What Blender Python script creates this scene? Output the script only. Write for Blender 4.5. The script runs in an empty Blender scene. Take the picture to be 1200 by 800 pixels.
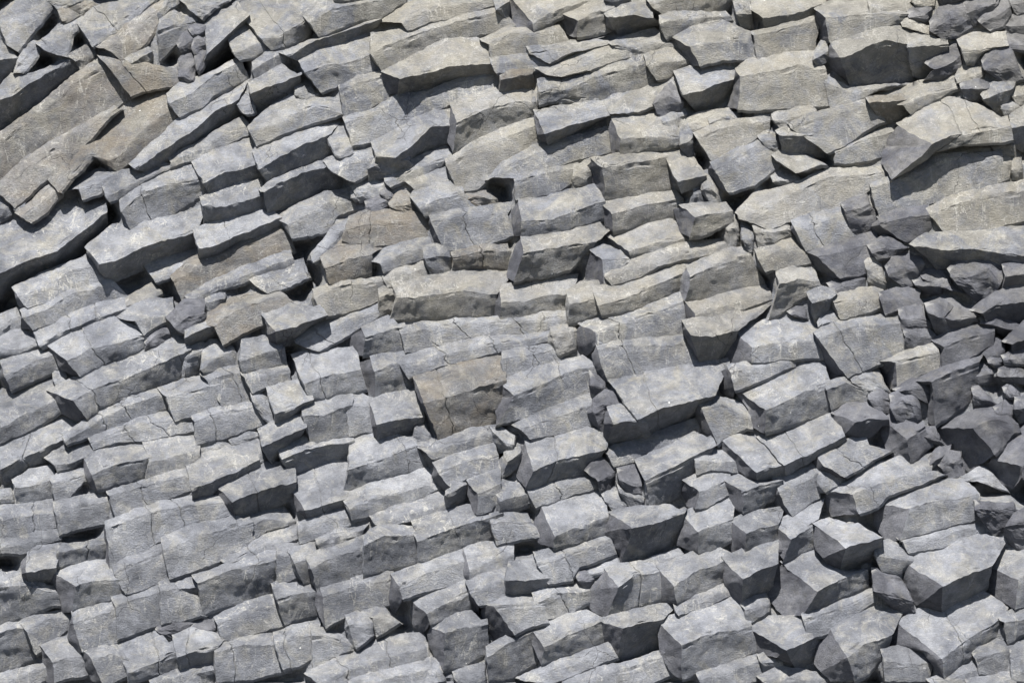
import bpy, math, random
from mathutils import noise, Vector
import numpy as np

DATA = """
T 0 0
-5,95 80,10 200,0|30,195 100,110 210,25|72,218 125,150 215,45||m
195,0 260,-50|240,35 340,-10|250,45 345,0||l
245,48 330,-5|262,85 385,10|280,95 400,20||mb
-20,210 20,200 70,238|-20,250 60,245 75,242|0,370 35,320 80,245||d
75,240 110,185 145,172|60,300 110,240 160,185|100,305 150,240 170,185||l
160,190 230,130 310,80|185,210 250,160 330,90|275,242 295,150 340,100||m
-10,375 50,310 120,315 200,290 275,245|-10,415 50,400 120,345 220,290 290,250|-10,555 50,515 180,410 335,290||d
320,100 400,35 500,10 560,-20|380,190 460,130 540,70 640,-20|385,195 470,140 550,85 650,-10||lc
385,190 490,110 600,50 700,-15|430,205 520,150 600,90 720,-10|515,255 600,185 655,100 740,5||mbs
285,240 340,205 385,190|310,255 360,230 400,205|340,297 380,245 405,225||mb
525,250 560,215 610,190|545,265 580,240 625,215|555,275 600,265 635,235||d
660,95 720,55 790,85|650,135 700,120 790,95|665,255 720,195 795,110||m
690,-20 740,-30|655,60 700,15 745,-10|660,95 705,40 755,10||m
750,10 800,-20 860,-30|810,60 860,30 900,-10|835,85 880,35 940,5||l
780,130 800,100 835,95|790,145 830,120 850,105|795,150 840,130 860,110||r
735,190 760,150 800,130|740,200 770,180 810,150|745,215 790,205 815,165||r
735,270 750,240 800,230|740,320 770,310 810,260|775,342 800,330 812,285||r
790,180 820,155 860,180|790,205 820,190 860,185|800,225 830,215 860,200||r
800,225 830,210 850,215|815,290 835,260 850,230|820,305 845,280 855,240||r
845,112 900,60 965,35|855,225 930,158 1010,80|825,315 900,275 975,245||k
935,155 1000,80 1030,110|965,215 1030,190 1075,175|990,252 1050,235 1110,205||m
-10,565 110,480 230,390 340,300 420,240|-10,600 110,510 230,420 345,320 450,250|-10,765 120,650 290,545 470,455 540,400||lbs
410,240 520,262 620,268 735,295|440,270 560,290 640,290 745,305|540,398 640,372 775,350||lbc
-10,775 110,660 290,550 460,460|-10,800 120,690 290,575 465,465|60,860 200,740 320,640 475,465||lbs
200,745 330,640 420,520 540,405 660,372|240,795 370,645 460,665 600,535 710,450|250,800 385,650 490,710 620,610 738,485||mb
690,400 760,345 870,310 960,262|700,425 790,390 890,305 975,268|738,482 840,445 880,395 1005,342||m
540,690 640,590 740,495 860,440 1010,345|560,700 680,620 780,555 890,460 965,425|590,705 700,690 800,610 985,495||k
970,420 1020,390 1040,385|1000,470 1040,470 1058,460|1010,475 1045,475 1062,465||l
700,660 800,610 985,500|710,670 820,620 1000,515|705,690 800,665 1025,560||l
800,680 900,625 1030,560|840,755 930,715 1045,690|862,798 960,785 1072,735||d
245,790 330,740 400,708|330,785 390,765 445,735|340,830 420,800 450,750||l
T 287 0
-50,30 0,-10 150,-40 320,-40|65,160 150,150 240,90 330,-5|105,210 180,190 270,160 290,120||mc
365,-30 500,-40|370,0 520,-5|380,22 525,2||d
245,75 330,10 400,15 500,-5 640,-30|265,95 375,35 500,12 640,-10|305,155 380,125 480,85 550,90 640,25||m
150,225 280,165 380,140 480,95|175,235 290,170 400,135 540,92|215,250 300,240 440,165 520,135||d
30,270 100,210 200,185|35,290 120,240 150,225|40,340 100,300 165,265||m
15,355 100,310 150,275 210,318|25,388 100,360 205,322|55,460 120,420 205,360||k
200,345 250,330 300,380|205,395 260,400 310,390|215,402 290,430 315,400||l
225,255 320,200 420,170 530,130|245,300 330,268 420,262 518,225|315,382 420,350 558,297||m
560,90 640,35 740,-10 900,-30 1025,-10|650,100 700,60 850,20 1020,0|670,128 760,95 900,70 1030,20||lw
520,150 600,140 680,125 780,90 900,72 1030,25|520,222 650,165 800,115 900,90 1040,50|565,292 700,235 800,170 900,165 1100,115||mw
575,298 700,240 830,172 960,165 1010,190|640,332 750,300 880,272 1005,265|630,390 740,365 880,325 1008,300|555,315 575,390|kw
385,370 470,325 555,305|390,380 480,340 560,320|410,490 500,455 590,410||ls
980,170 1080,125 1280,115|1010,185 1100,140 1290,130|1015,250 1100,235 1320,190||lw
410,498 540,455 640,395 760,390 900,330 1015,305|415,510 545,462 650,402 765,400 900,340 1018,315|445,605 530,588 690,510 850,430 1040,365||ls
525,598 620,545 700,500 850,440|545,645 620,655 690,600 770,525 860,522|540,660 650,690 700,650 790,610 840,600||d
850,435 960,395 1050,370 1180,370|880,510 1000,450 1100,425 1185,422|860,630 960,585 1080,530 1190,490|838,580|mw
530,660 600,652 680,660|515,700 600,660 670,662|512,745 600,720 700,680||d
15,535 110,450 195,402 380,420|20,545 150,500 290,435 400,470|48,610 150,560 250,520 400,475||l
35,640 60,600 200,540 400,480|60,705 130,660 240,600 335,565|100,755 200,720 300,680 370,650||d
335,560 370,510 410,510|370,640 400,630 440,610|375,655 410,650 448,635||l
65,795 130,745 290,680 370,655|80,798 150,755 280,700 345,690|90,870 170,860 280,840 385,770||d
335,675 400,650 530,630|360,710 420,680 530,660|420,745 450,760 520,720||ls
575,745 700,665 830,610 860,640|580,755 700,700 855,650|600,775 670,750 815,690||l
440,780 510,745 570,745|450,800 520,790 580,760|470,830 560,810 590,790||l
830,672 940,600 1060,545 1195,495|832,685 955,612 1060,575 1200,520|880,792 970,785 1060,690 1200,600||lw
675,760 800,695 830,690|690,775 760,760 850,740|710,798 800,790 870,795||l
1050,310 1110,300 1190,300|1055,330 1110,320 1185,310|1048,378 1110,370 1195,358||db
1012,250 1110,240 1260,225|1020,270 1110,255 1260,240|1040,305 1110,300 1260,295||l
T 573 0
95,0 150,-30 400,-60|175,90 310,30 420,0|180,132 240,100 305,75 420,5|80,40 85,105 150,125|mw
20,10 60,-20|30,45 80,10|75,92 85,60||d
305,60 400,20 480,-10|365,85 430,60 495,40|365,155 430,145 498,125|302,90 320,150|mw
480,65 560,30 640,20|490,75 600,65 650,75|530,140 620,125 720,110|490,110|k
480,-20 520,-30|485,0 580,-10|510,35 590,20||d
655,10 750,-30 990,-40|665,20 800,-20 1000,-20|720,68 840,68 960,45||mw
700,75 760,60 960,55|705,100 800,80 970,65|735,165 790,140 980,88||m
500,185 600,150 690,125 735,160|510,190 600,200 660,180 740,180|590,235 650,225 745,200||m
190,290 330,225 480,190 570,195|240,310 380,275 480,225 565,215|300,318 420,290 570,240||lw
160,205 300,185 400,160 510,140|170,225 310,200 420,165|250,262 320,225 500,180||l
200,340 330,315 470,265 640,235|205,380 340,370 430,320 640,265|210,435 350,400 460,420 690,345||m
640,240 720,215 790,205|650,275 720,260 800,250|690,330 740,325 805,265||mw
285,405 340,390 450,405|290,415 400,415 455,412|290,430 370,430 450,425||m
188,465 350,440 480,425|235,555 330,520 490,480|240,590 340,555 440,515|185,480 205,570|k
480,430 560,370 620,345 700,355 770,320|500,470 600,460 670,440 780,330|530,475 620,465 690,435 790,360||l
170,390 185,365 200,370|175,420 195,420 205,420|180,480 200,470 207,440|165,430|m
0,745 70,670 200,605 330,575 490,540|20,735 120,665 240,620 400,560 490,545|120,740 260,700 380,655 495,630||l
100,745 230,710 340,690|105,755 240,715 345,700|110,830 260,800 345,760||l
345,715 400,670 460,640|345,735 410,705 440,680|350,785 400,775 425,760||mw
505,490 610,468 680,455 775,540|545,575 640,560 780,570|545,645 640,625 780,600|495,530 505,635|mw
700,400 760,345|680,430 740,400 800,420|705,495 760,470 800,440||r
705,490 760,460 810,460|720,510 770,490 820,480|740,530 780,525 815,500||m
765,310 830,285 940,280 1070,290|800,390 870,375 990,335|860,465 920,445 985,400||k
770,160 860,110 960,90 1085,145|830,190 950,180 1080,160|870,275 960,250 1100,245|800,215 820,270|l
810,505 900,465 1010,455|835,540 900,510 1000,475|850,552 930,520 1030,480||lw
910,505 960,465 1040,480|915,512 970,485 1050,505|930,520 990,515 1055,525||m
850,560 960,515 1080,500 1140,490|860,572 970,530 1140,510|930,668 1030,620 1135,550||lw
920,680 1010,630 1100,582|930,700 1020,650 1120,590|990,798 1100,770 1205,680|905,700 940,770|l
785,530 800,505 830,520|790,600 830,590 845,560|825,665 850,650 850,620||d
430,660 560,640 700,625 800,610|470,695 600,675 715,655|480,835 600,820 748,790|400,700 425,780|mw
720,640 790,605 820,660|780,750 870,730|790,790 860,770||dw
T 860 0
75,145 200,110 330,80|85,150 210,115 335,88|95,250 200,220 310,215||lw
10,300 60,255 200,225 310,222|25,318 150,300 270,270 355,290|18,455 200,455 370,440|0,330 -30,440|lw
65,40 120,-10 380,-40|125,75 240,60 350,25|130,128 240,100 355,45||dw
0,20 40,5 70,20|10,60 40,60 75,60|20,100 60,125 90,140||d
340,50 400,10 560,-10|375,75 480,65 700,60|395,180 520,140 660,105|335,80 345,170 385,190|l
555,15 600,-20 740,-30|560,40 700,20|560,68 640,55 730,45||lw
400,185 520,145 650,105 720,125|440,240 540,200 620,160 720,185|480,355 620,360 760,330|390,210 400,280 460,335|d
715,150 780,145 860,175|720,200 800,190 865,190|735,300 780,330 850,240||d
365,305 480,375 600,360 700,350|370,330 480,390 690,352|400,450 480,425 620,375||l
560,405 720,355 905,318|700,435 800,395 905,370|730,475 820,420 910,375||mw
550,415 680,400|560,430 690,415|610,515 680,500 730,480||db
230,520 330,475 545,420|235,530 340,490 560,440|385,635 460,600 600,510||lo
415,625 520,565 600,500|420,635 530,580 640,550|415,680 530,675 610,655||lo
180,550 240,520 300,510|195,560 250,560 320,560|200,620 300,640 350,640||d
100,570 150,550 180,560|110,585 190,580|160,640 180,635 190,620||m
165,650 210,622 300,640|180,665 260,720 360,680|270,738 310,715 370,690||d
155,735 195,695 260,730|160,755 210,750 268,745|200,780 240,770 270,750||d
680,520 790,450 900,408 1010,440 1110,495|822,600 900,562 1000,550 1120,525|655,745 760,680 840,628 960,600 1130,585|620,590 612,680|lwcop
890,635 990,605 1065,600|895,640 1000,620 1070,610|910,642 1000,645 1070,640||lw
560,770 700,720 850,645 1080,640|565,780 720,730 880,655 1085,650|600,895 800,850 1085,760||l
1075,655 1145,650|1080,680 1150,670|1078,765 1140,745||lw
1060,600 1150,580|1065,610 1165,600|1085,640 1165,650||lw
1150,665 1185,665|1150,705 1190,700|1150,745 1190,745||rw
1140,490 1200,440 1260,420|1150,530 1210,520|1150,590 1190,620 1260,620||d
1100,430 1130,395 1170,420|1105,450 1180,440|1125,495 1150,480 1185,450||m
1140,380 1180,360 1240,355|1150,400 1240,390|1170,435 1240,420||mw
1025,400 1060,350 1160,355|1030,410 1080,395 1155,370|1080,465 1110,440 1150,400||d
935,355 1000,340 1060,345|940,370 1000,370 1055,365|950,400 1010,430 1030,425||d
920,330 945,280 1040,275|925,345 960,330 1035,300|950,355 1000,345 1035,310||mw
1025,260 1080,200 1140,200|1035,290 1100,280 1170,270|1100,340 1150,345 1200,330||r
925,180 990,140 1100,145|945,215 1030,205 1110,195|960,260 1000,262 1020,215||mw
1112,150 1150,143 1240,143|1120,190 1240,190|1125,205 1240,215||l
1115,95 1150,70 1240,70|1118,105 1160,105 1240,100|1120,138 1240,140||m
800,270 870,195 930,190|830,290 900,260 940,230|785,330 860,325 950,280||r
808,100 850,40 950,20|815,130 890,80 975,50|870,165 930,150 985,110||r
950,20 1000,-10 1090,-20|960,60 1010,40 1080,20|985,100 1040,80 1090,10||d
1010,90 1080,20 1130,-10|1020,100 1100,60 1140,30|1055,128 1110,110 1145,60||mb
1140,0 1240,-30|1145,20 1240,10|1170,60 1240,40||mb
690,85 760,85 810,110|700,110 780,115 820,125|760,130 820,145 850,165||lw
720,60 760,30 815,30|725,75 790,65 815,40|760,88 790,85 810,70||m
740,-20 830,-30|745,10 830,0|755,28 830,25||lw
840,-20 1000,-40|850,0 990,-10|855,25 960,20||d
330,230 360,180 390,190|330,250 390,215|340,270 380,250 395,225||d
155,470 240,455 340,450|165,500 240,490 340,465|190,530 230,520 330,480||lw
T 0 191
495,150 600,70 690,35 825,15|505,200 600,120 720,85 835,60|540,285 620,250 730,200 855,130||mc
430,110 470,50 600,25 700,5|440,140 560,80 680,20|455,160 500,145 620,60 690,30||m
830,155 920,110 1060,80|838,180 940,180 1070,140|845,262 950,235 1080,180||ds
355,355 470,260 620,250 830,185|410,420 480,400 590,350 790,290|450,495 560,450 680,400 810,345|360,380|ks
600,435 700,390 810,345|640,485 700,465 812,410|645,495 705,475 815,420||l
800,290 900,245 1080,188 1100,200|820,350 880,345 980,300 1140,238|825,408 920,380 1030,300 1150,270||kc
710,480 800,400 1000,310 1160,270|720,490 850,420 1000,345 1170,290|750,570 850,530 960,450 1200,370||lb
-10,110 20,115 45,150|-10,190 45,180|-10,260 30,225 50,215||m
50,145 100,145 120,155|55,190 110,170|75,215 100,200 120,170||ls
70,215 150,150 210,80|90,225 180,160 245,100|130,250 200,200 240,150||lbs
-10,275 100,220 250,160 420,135|-10,455 100,410 240,365 420,220|-10,625 70,540 220,460 425,300||ks
55,525 200,450 360,388|75,555 180,515 300,440 400,425|115,600 250,555 430,485|60,545 90,605|ls
90,620 200,570 430,490|95,640 180,610 300,540 450,505|135,690 280,640 380,590 510,565|88,680|m
135,690 250,640 380,590 515,565|160,755 260,700 380,650 515,600|175,765 290,710 400,665 520,605||dc
515,570 590,525 640,500|520,590 600,560 665,525|525,600 610,575 670,540||lw
-10,640 40,620 90,605|-10,690 40,650 95,630|-10,740 40,700 95,680||l
-10,735 50,700 105,690|-10,780 60,770 130,750|-10,800 60,795 145,760||m
470,635 560,590 640,562 690,570|560,655 620,640 690,630|595,715 640,680 690,655||ls
600,745 640,690 690,662|605,755 650,710 700,695|600,770 670,750 705,715||r
690,650 760,575 850,570|720,680 770,640 845,615|765,710 800,670 850,635|700,665 740,710|rs
770,560 870,500 990,445 1180,375|780,570 880,520 990,475 1190,400|800,575 900,530 1000,500 1200,440||m
840,555 890,530 930,540|845,580 930,560|855,615 930,580||m
762,700 800,680 860,660|765,720 820,690 880,670|775,770 830,745 900,725||k
805,665 880,605 960,560 1100,525|885,670 960,620 1050,580 1150,550|920,755 1000,710 1090,670 1200,600||lb
T 287 191
25,490 120,440 220,410|60,520 140,500 240,470|95,542 180,510 250,480||ls
75,640 190,590 290,600|125,700 200,680 320,635|130,760 220,740 250,690|80,650 100,740|k
130,235 230,175 330,130 430,115|180,255 260,210 360,160 440,150|195,312 340,290 385,220 455,195|150,250|l
275,390 330,320 380,250 425,240|285,410 350,340 420,265|290,415 350,370 420,310||l
425,235 500,205 620,205 738,218|420,280 520,250 740,250|405,325 480,350 600,340 742,312||lbc
315,400 360,360 410,325 560,350|330,440 420,400 500,385|350,508 440,485 500,465||mb
435,130 520,80 590,60|440,145 540,110 600,75|450,155 540,120 585,90||m
500,165 550,145 580,140|505,185 550,170 590,155|515,205 560,195 600,175||r
560,110 590,100 615,130|560,130 600,125 620,140|575,155 600,150 620,150||r
590,170 650,125 700,125|600,185 710,165|640,208 725,200||mb
690,150 730,90 870,90|720,190 800,150 880,130|740,222 850,215 945,190||m
885,140 930,125 1010,120|890,165 950,140 1040,150|950,190 1045,165||mb
765,230 880,200 1000,185 1080,175|770,245 900,225 1060,215|825,365 960,345 1110,300|760,250 800,355|lc
735,355 790,342 850,370|740,400 800,385 850,385|765,462 850,455||m
855,375 980,345 1060,345|860,385 1000,360 1070,365|860,435 960,425 1075,440||mbc
495,400 610,345 740,318|560,412 650,375 748,350|575,455 650,425 740,400||l
575,480 640,445 740,412|580,490 660,460 750,435|590,518 680,500 760,470||lw
280,530 400,500 570,478|285,560 400,510 575,490|335,635 450,610 555,570|272,560 300,610|lw
550,530 590,518 625,520|555,555 625,535|555,635 600,610 625,590||mw
200,730 400,630 555,575|210,745 400,660 555,600|300,780 380,740 550,640||lc
610,510 740,485 870,455 1080,455|630,560 790,545 900,530 1015,540|595,650 760,640 900,635 1020,638||mw
485,690 590,640 640,680|500,720 600,690 645,685|485,800 600,795 655,780|430,720 430,800|m
640,690 740,670 810,680|645,710 730,690 812,700|660,785 740,780 812,745||l
Q 0 265
172,420 290,350 400,322 490,360|230,468 320,425 500,382|275,520 380,470 502,428|170,425 215,500|mc
Q 400 265
255,345 400,325 520,325 640,310 780,305|260,355 400,335 560,335 780,320|345,418 440,385 600,385 780,350||lc
188,458 345,420 440,390 640,385 715,375|200,480 350,450 500,410 715,385|235,530 330,490 440,465 560,430 720,400||lc
T 573 191
120,160 280,130 420,103|135,238 260,235 400,180 455,165|130,305 300,285 450,240|90,200 100,300|m
460,165 600,140 755,125|510,210 640,175 780,150|515,290 650,255 775,235|455,180 480,260|mw
795,180 850,172 960,175|855,222 920,210 980,200|830,310 920,290 985,250|760,190 790,290|mwo
480,300 620,265 760,240 780,260|575,365 700,330 795,312|585,388 700,365 798,335|520,350|mw
130,318 300,295 450,255 475,285|145,375 280,350 330,335 420,330|105,490 250,470 340,440 400,370|115,330 85,400 70,470|mwo
425,365 480,342 540,370|470,400 510,395 565,400|478,510 500,480 570,410|400,430 395,490|l
475,430 600,385 780,342 940,322|480,470 620,430 780,385 955,340|510,508 630,470 700,425 965,368||lw
430,520 520,505 640,465 720,428 800,425|450,590 560,560 680,510 780,465|465,630 600,610 680,570 775,540||mw
820,435 900,400 1000,365 1065,358|835,470 930,430 1060,390|815,580 900,565 1000,540 1115,505|780,480 790,570|mw
815,580 960,550 1120,515|850,625 980,590 1140,545|855,650 980,625 1150,570|805,600 820,650|lw
40,515 120,500 250,490 340,475|50,578 150,570 250,545 320,540|50,648 180,640 320,625|15,530 20,630|mw
320,535 380,500 445,495|335,580 400,570 440,560|325,675 400,645 455,625|318,560 320,650|mw
255,690 300,680 360,675|260,710 365,690|285,800 360,770|240,730 260,790|lw
380,670 480,640 640,600 770,555|440,700 520,670 660,620 780,590|445,750 540,735 680,725 790,715|358,700 365,780 400,800|lcs
865,65 905,50 935,90|890,110 915,100 945,130|915,180 940,175 955,165|880,120|mw
845,110 860,95 880,105|850,130 885,125|830,170 890,175||m
985,245 1020,232 1035,240|990,270 1030,270|985,365 1040,350|932,260 935,320 960,360|mwb
1040,240 1090,260|1050,320 1095,320|1075,372 1095,370||m
T 860 191
10,210 90,130 220,105 400,32 590,28|20,225 150,180 250,120 400,60 600,45|140,275 250,240 400,200 540,125 640,75||lw
80,265 200,270 230,260|85,290 230,275|100,350 170,330 240,290||mw
445,180 480,155 550,140|460,200 560,170|495,315 540,300 600,225||r
240,250 330,215 440,190|250,270 450,220|295,365 400,345 485,310|235,280|lc
595,235 680,200 780,190|600,255 700,230 795,215|700,325 760,320 795,290|565,260 570,295|m
800,200 900,145 1050,110 1240,70|810,215 920,170 1060,140 1240,110|880,305 1000,290 1100,270 1240,225||lsw
735,340 800,298 1000,290 1240,265|750,345 895,360 990,355 1240,390|830,430 905,430 1000,420 1240,430||d
890,450 930,415 1010,412 1130,430|900,475 970,475 1060,440 1100,500|1000,575 1050,560 1090,520||r
760,450 850,440 900,480|780,480 900,500|870,520 960,540 1010,575||l
550,345 620,310 710,345|570,370 650,360 720,350|590,400 640,395 700,365||r
630,440 680,365 770,390|640,470 700,430 790,420|690,510 740,510 770,465||r
305,370 440,335 565,295|340,385 450,365 575,330|440,478 530,465 600,445|310,400 340,440 400,475|l
390,505 450,480 540,465|400,520 540,480|430,545 540,530||l
400,560 500,530 590,520|415,580 600,560|440,645 540,620 600,600|405,590|lw
300,550 360,520 420,530|320,580 400,560 425,545|330,665 370,640 415,560||d
345,670 390,590 420,590|350,680 440,640|340,700 400,670 445,650||d
90,370 200,310 260,310|100,400 230,340 280,370|130,450 200,440 290,420||lws
175,460 280,425 300,430|190,500 260,480 325,490|145,650 240,590 340,530||mw
600,545 700,515 745,530|610,570 740,560|625,630 700,610 760,590||l
680,620 740,600 790,600|690,650 790,640|690,690 760,680 840,670||m
790,590 850,565 900,600|800,620 850,640 870,640|840,710 880,700 900,690||d
820,580 900,570 980,630|860,640 910,650 975,640|880,705 940,690 985,650||d
700,700 760,680 830,700|710,720 840,715|700,780 780,760 840,725||r
985,610 1080,545 1240,490|1030,620 1080,590 1240,570|1040,650 1160,680 1240,660||d
1020,650 1100,640 1200,690|1020,660 1150,690|1130,730 1180,720||d
1110,430 1200,420 1260,410|1120,470 1260,450|1110,525 1260,500||d
1120,740 1200,665 1260,640|1150,750 1260,700|1150,800 1260,790||d
740,490 800,465 850,490|750,505 860,510|800,545 860,530||d
1010,790 1060,715 1120,750|1040,795 1120,770|1060,830 1120,800||l
230,620 270,600 295,610|240,630 295,630|250,637 300,640||r
540,410 600,400 620,460|550,440 620,480|550,490 630,520||rw
Q 800 265
0,335 100,320 200,290 300,265|30,380 100,385 170,365|60,480 110,475 145,460|0,360 20,410|dw
185,368 300,330 430,315|240,420 350,400 475,400|240,475 350,465 480,455|145,400 145,470 170,490|ls
455,375 560,325 690,300|470,390 600,345 740,340|570,525 660,490 760,450|480,450 500,545|lc
870,400 940,370 1000,320 1060,350|910,420 980,390 1060,370|900,490 960,480 1060,420|865,430 870,490|l
665,468 760,440 865,415|740,468 800,455 870,440|745,555 800,530 875,500|665,500 715,570|lw
T 0 383
5,155 90,110 165,95|20,210 100,160 195,125|45,262 150,220 242,178||m
-10,290 90,235 215,185|-10,425 100,365 210,305|-10,485 120,430 255,350||m
215,195 250,185 275,190|220,225 280,215|225,240 285,225||l
200,265 320,210 460,165|300,305 380,260 490,220|355,380 430,335 505,300|200,280 245,350 320,395|mc
450,165 560,110 700,60 745,30|490,225 600,180 700,135 770,105|510,300 600,265 700,225 745,210||ms
765,115 800,85 840,75|765,130 840,95|750,208 800,200 825,180||m
838,80 870,65 910,65|825,180 880,130 945,100|835,190 900,180 972,165||ms
1000,65 1060,50 1110,42|990,135 1060,115 1150,95|1005,192 1080,180 1160,158||m
655,260 760,222 850,208|690,290 790,262 905,235|725,390 830,365 915,345||lb
830,205 920,180 980,170|850,215 1000,190|925,345 1040,312||lwc
1000,200 1100,175 1160,165|1010,215 1170,190|1040,275 1100,250 1175,230||l
265,465 370,380 500,310 660,262|270,475 380,400 520,325 670,280|275,485 390,450 540,395 695,340||mc
-10,490 110,440 260,355 325,400|5,590 100,540 200,490 265,465|15,650 100,610 190,570 270,490||dc
188,545 280,490 370,465|225,575 300,560 380,530|240,602 300,585 350,560||m
365,465 480,412 600,375 695,345|375,480 480,440 600,400 720,385|385,510 480,478 600,475 800,430||lsc
345,540 440,485 545,468|380,610 480,565 610,545|400,680 480,655 595,625|350,600 370,660|m
590,485 700,455 800,440|620,560 700,540 800,515|600,625 700,605 800,575||ls
795,380 900,340 1040,315|805,390 920,350 1060,330|810,485 900,470 990,440 1095,405||lc
940,465 1000,440 1055,430|950,480 1065,450|960,495 1020,480 1070,455||lw
765,560 900,500 1035,485|790,675 870,645 1045,560|795,715 870,690 890,670 1048,580|768,600 785,640|ds
808,488 880,480 940,470|812,510 950,495|815,540 880,530 955,505||lw
1025,485 1065,465 1075,470|1040,510 1090,500|1050,575 1110,545||l
880,650 960,610 1060,570 1190,560|960,725 1040,690 1150,655 1200,650|970,798 1050,780 1200,710|900,700 950,770|dc
50,640 120,600 200,590|60,665 140,655 200,640|75,745 150,730 215,715||m
205,640 270,600 350,595|210,650 350,610|225,722 290,705 345,640||l
-10,685 45,675|-10,700 50,690|-10,730 60,725||l
440,690 600,640 765,592|450,700 620,650 775,615|480,798 640,730 780,680||lc
T 287 383
20,280 60,262 100,300|30,310 110,350|90,400 120,385||l
88,262 160,235 235,230|120,355 180,340 258,310|122,395 180,385 225,355||d
50,435 130,395 225,375|70,495 110,480 230,425|110,560 150,548 160,540||d
115,475 235,430 300,480 430,465|155,545 280,500 430,475|190,612 300,580 420,545 440,490||d
190,122 300,105 430,95|240,235 350,200 455,180|265,305 370,290 480,265||mc
515,135 560,125 655,112|535,185 600,160 640,150|540,300 600,290 690,265|465,150 475,250 500,285|m
230,345 300,310 420,290|235,370 330,365 420,330|275,490 350,470 435,450|225,370 260,480|m
415,300 470,280 530,305|420,330 535,330|435,450 480,440 525,435||l
520,315 600,280 700,270|545,405 600,390 715,375|550,465 630,445 700,440|515,350 525,430|d
700,385 730,375 760,430|700,410 770,450|700,480 770,470||lw
700,215 850,165 1050,110|740,315 820,300 880,280 1055,222|800,470 880,440 960,420 1035,405|705,270 740,340 790,450|mbc
435,465 530,440 690,468|425,590 560,545 690,500|405,690 520,660 640,610 735,590||m
700,490 850,440 1030,415|750,520 880,480 1020,440|770,545 900,520 1005,490||lw
825,690 860,665 910,640|825,695 915,650|830,760 880,745 920,725||d
780,565 880,520 1005,492|800,600 900,560 1020,540|850,665 930,620 1030,585|775,610 820,685|ls
170,640 240,600 320,560 410,550|250,755 300,745 400,715|255,798 400,745|200,700 215,760|dc
395,705 500,655 600,620 740,595|430,750 560,700 660,680 750,650|440,798 560,770 700,720 790,675|415,740|m
920,640 960,600 1030,590|960,690 1030,660|960,775 1020,760 1030,740|920,700 940,755|lw
1020,660 1060,640 1145,660|1050,720 1148,700|1050,770 1150,745|1020,690 1035,750|m
1070,530 1100,510 1140,505|1085,560 1138,520|1060,630 1100,600 1140,560|1030,570|m
Q 400 265
555,445 650,420 725,410|560,460 740,430|560,530 650,500 760,470||lc
555,545 650,500 760,475 825,462|600,590 700,545 780,510 865,490|540,690 640,665 760,620 862,580|530,620|l
600,695 720,640 870,585|620,705 740,665 870,620|655,740 760,720 860,700||lw
520,705 560,700 600,740|560,750 600,760|580,785 600,770|508,740 530,790|m
Q 0 530
185,180 280,160 375,150|190,200 380,170|205,290 280,265 365,250||l
T 573 383
440,78 540,62 660,55 785,42|445,95 600,80 800,70|490,228 600,205 720,190 858,155|422,110 435,170 475,235|lc
495,230 600,205 760,178 975,142|612,385 720,335 855,305 910,290|640,470 740,430 845,385 870,370|540,300 600,380|kc
490,340 540,325 600,370|515,405 560,390 620,395|480,497 560,480 650,465|480,370 470,450|k
430,310 480,270 540,290|430,350 490,320 550,325|470,445 480,400 490,370|402,350 430,410|r
415,190 450,210 480,240|418,240 480,250|430,290 460,270 485,255||r
470,510 600,480 740,430 850,390|490,525 620,500 760,450 860,410|515,575 610,555 740,500 865,435||lb
608,560 720,512 850,440 900,465|645,640 740,590 840,540 915,500|665,745 740,725 800,700|635,590 650,740|m
810,640 900,600 960,520|870,680 960,650 975,640|855,755 900,745 980,700|795,680 820,745|l
845,535 900,500 945,497|850,560 910,545 990,560|855,615 915,590 1005,600||l
855,310 940,292 1040,320|880,340 960,320 1060,370|945,490 960,465 1070,420|845,350 870,430 915,488|lw
900,230 940,210 945,215|905,260 945,250|935,292 948,280||r
985,170 1080,152 1240,110|1000,190 1100,170 1240,135|1020,265 1100,235 1240,170|945,195 955,270 1010,302|lsw
975,640 1040,610 1105,640|1055,680 1110,660 1185,640|1050,770 1110,755 1160,720|968,660 990,720 1010,750|m
150,480 280,445 400,420 465,445|185,595 300,550 460,512|150,668 250,640 400,610|130,510 110,620|mc
405,600 455,530 510,580|450,640 520,600|455,675 520,670||r
530,590 600,575 640,590|540,630 600,660 630,660|560,685 640,690||r
530,650 570,690 640,695|545,690 640,720|570,750 640,745||m
150,670 250,640 420,615|160,690 440,630|190,745 300,710 450,665||lc
450,668 530,670 560,700|480,720 570,730|510,760 570,755||lw
T 860 383
20,265 130,215 240,170 350,150|130,345 230,300 300,265 380,240|128,445 230,410 300,385 395,360|10,270 60,340 70,410|m
100,460 230,410 400,368|205,572 300,535 435,462|208,605 305,555 440,470||kc
-50,470 20,435 100,462|95,600 140,580 205,572|95,650 150,630 210,600|-65,490 -20,560 40,610|k
380,240 450,215 520,250|385,260 460,230 550,262|400,355 450,320 550,310|370,280|m
475,210 545,185 600,180|490,230 560,200 620,240|550,262 600,265 640,262||lw
552,265 600,262 640,290|560,300 640,310|590,355 650,360||l
410,365 480,318 560,320|500,395 560,380 615,385|525,470 570,440 615,400|402,400 440,455|d
640,290 690,262 760,300|650,340 700,310 770,330|680,400 730,415 775,400||r
665,260 740,220 815,210|690,265 750,255 815,260|760,300 810,320 815,310||m
690,225 800,195 950,150 1000,140|820,225 900,190 985,160|830,410 900,370 980,310|815,240 800,390|m
840,420 940,370 1060,325|990,415 1080,380 1150,400|1080,530 1120,490 1160,440|850,470 900,530 970,600|l
615,385 660,368 765,415|720,465 770,430|735,570 800,500|600,430 625,510 680,560|m
770,430 830,420 850,450|780,450 850,470|820,500 900,510||d
800,560 840,510 900,500|810,570 890,520|820,580 850,560 890,530||d
840,570 890,520 940,530|860,590 940,550|880,628 960,610||r
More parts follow.
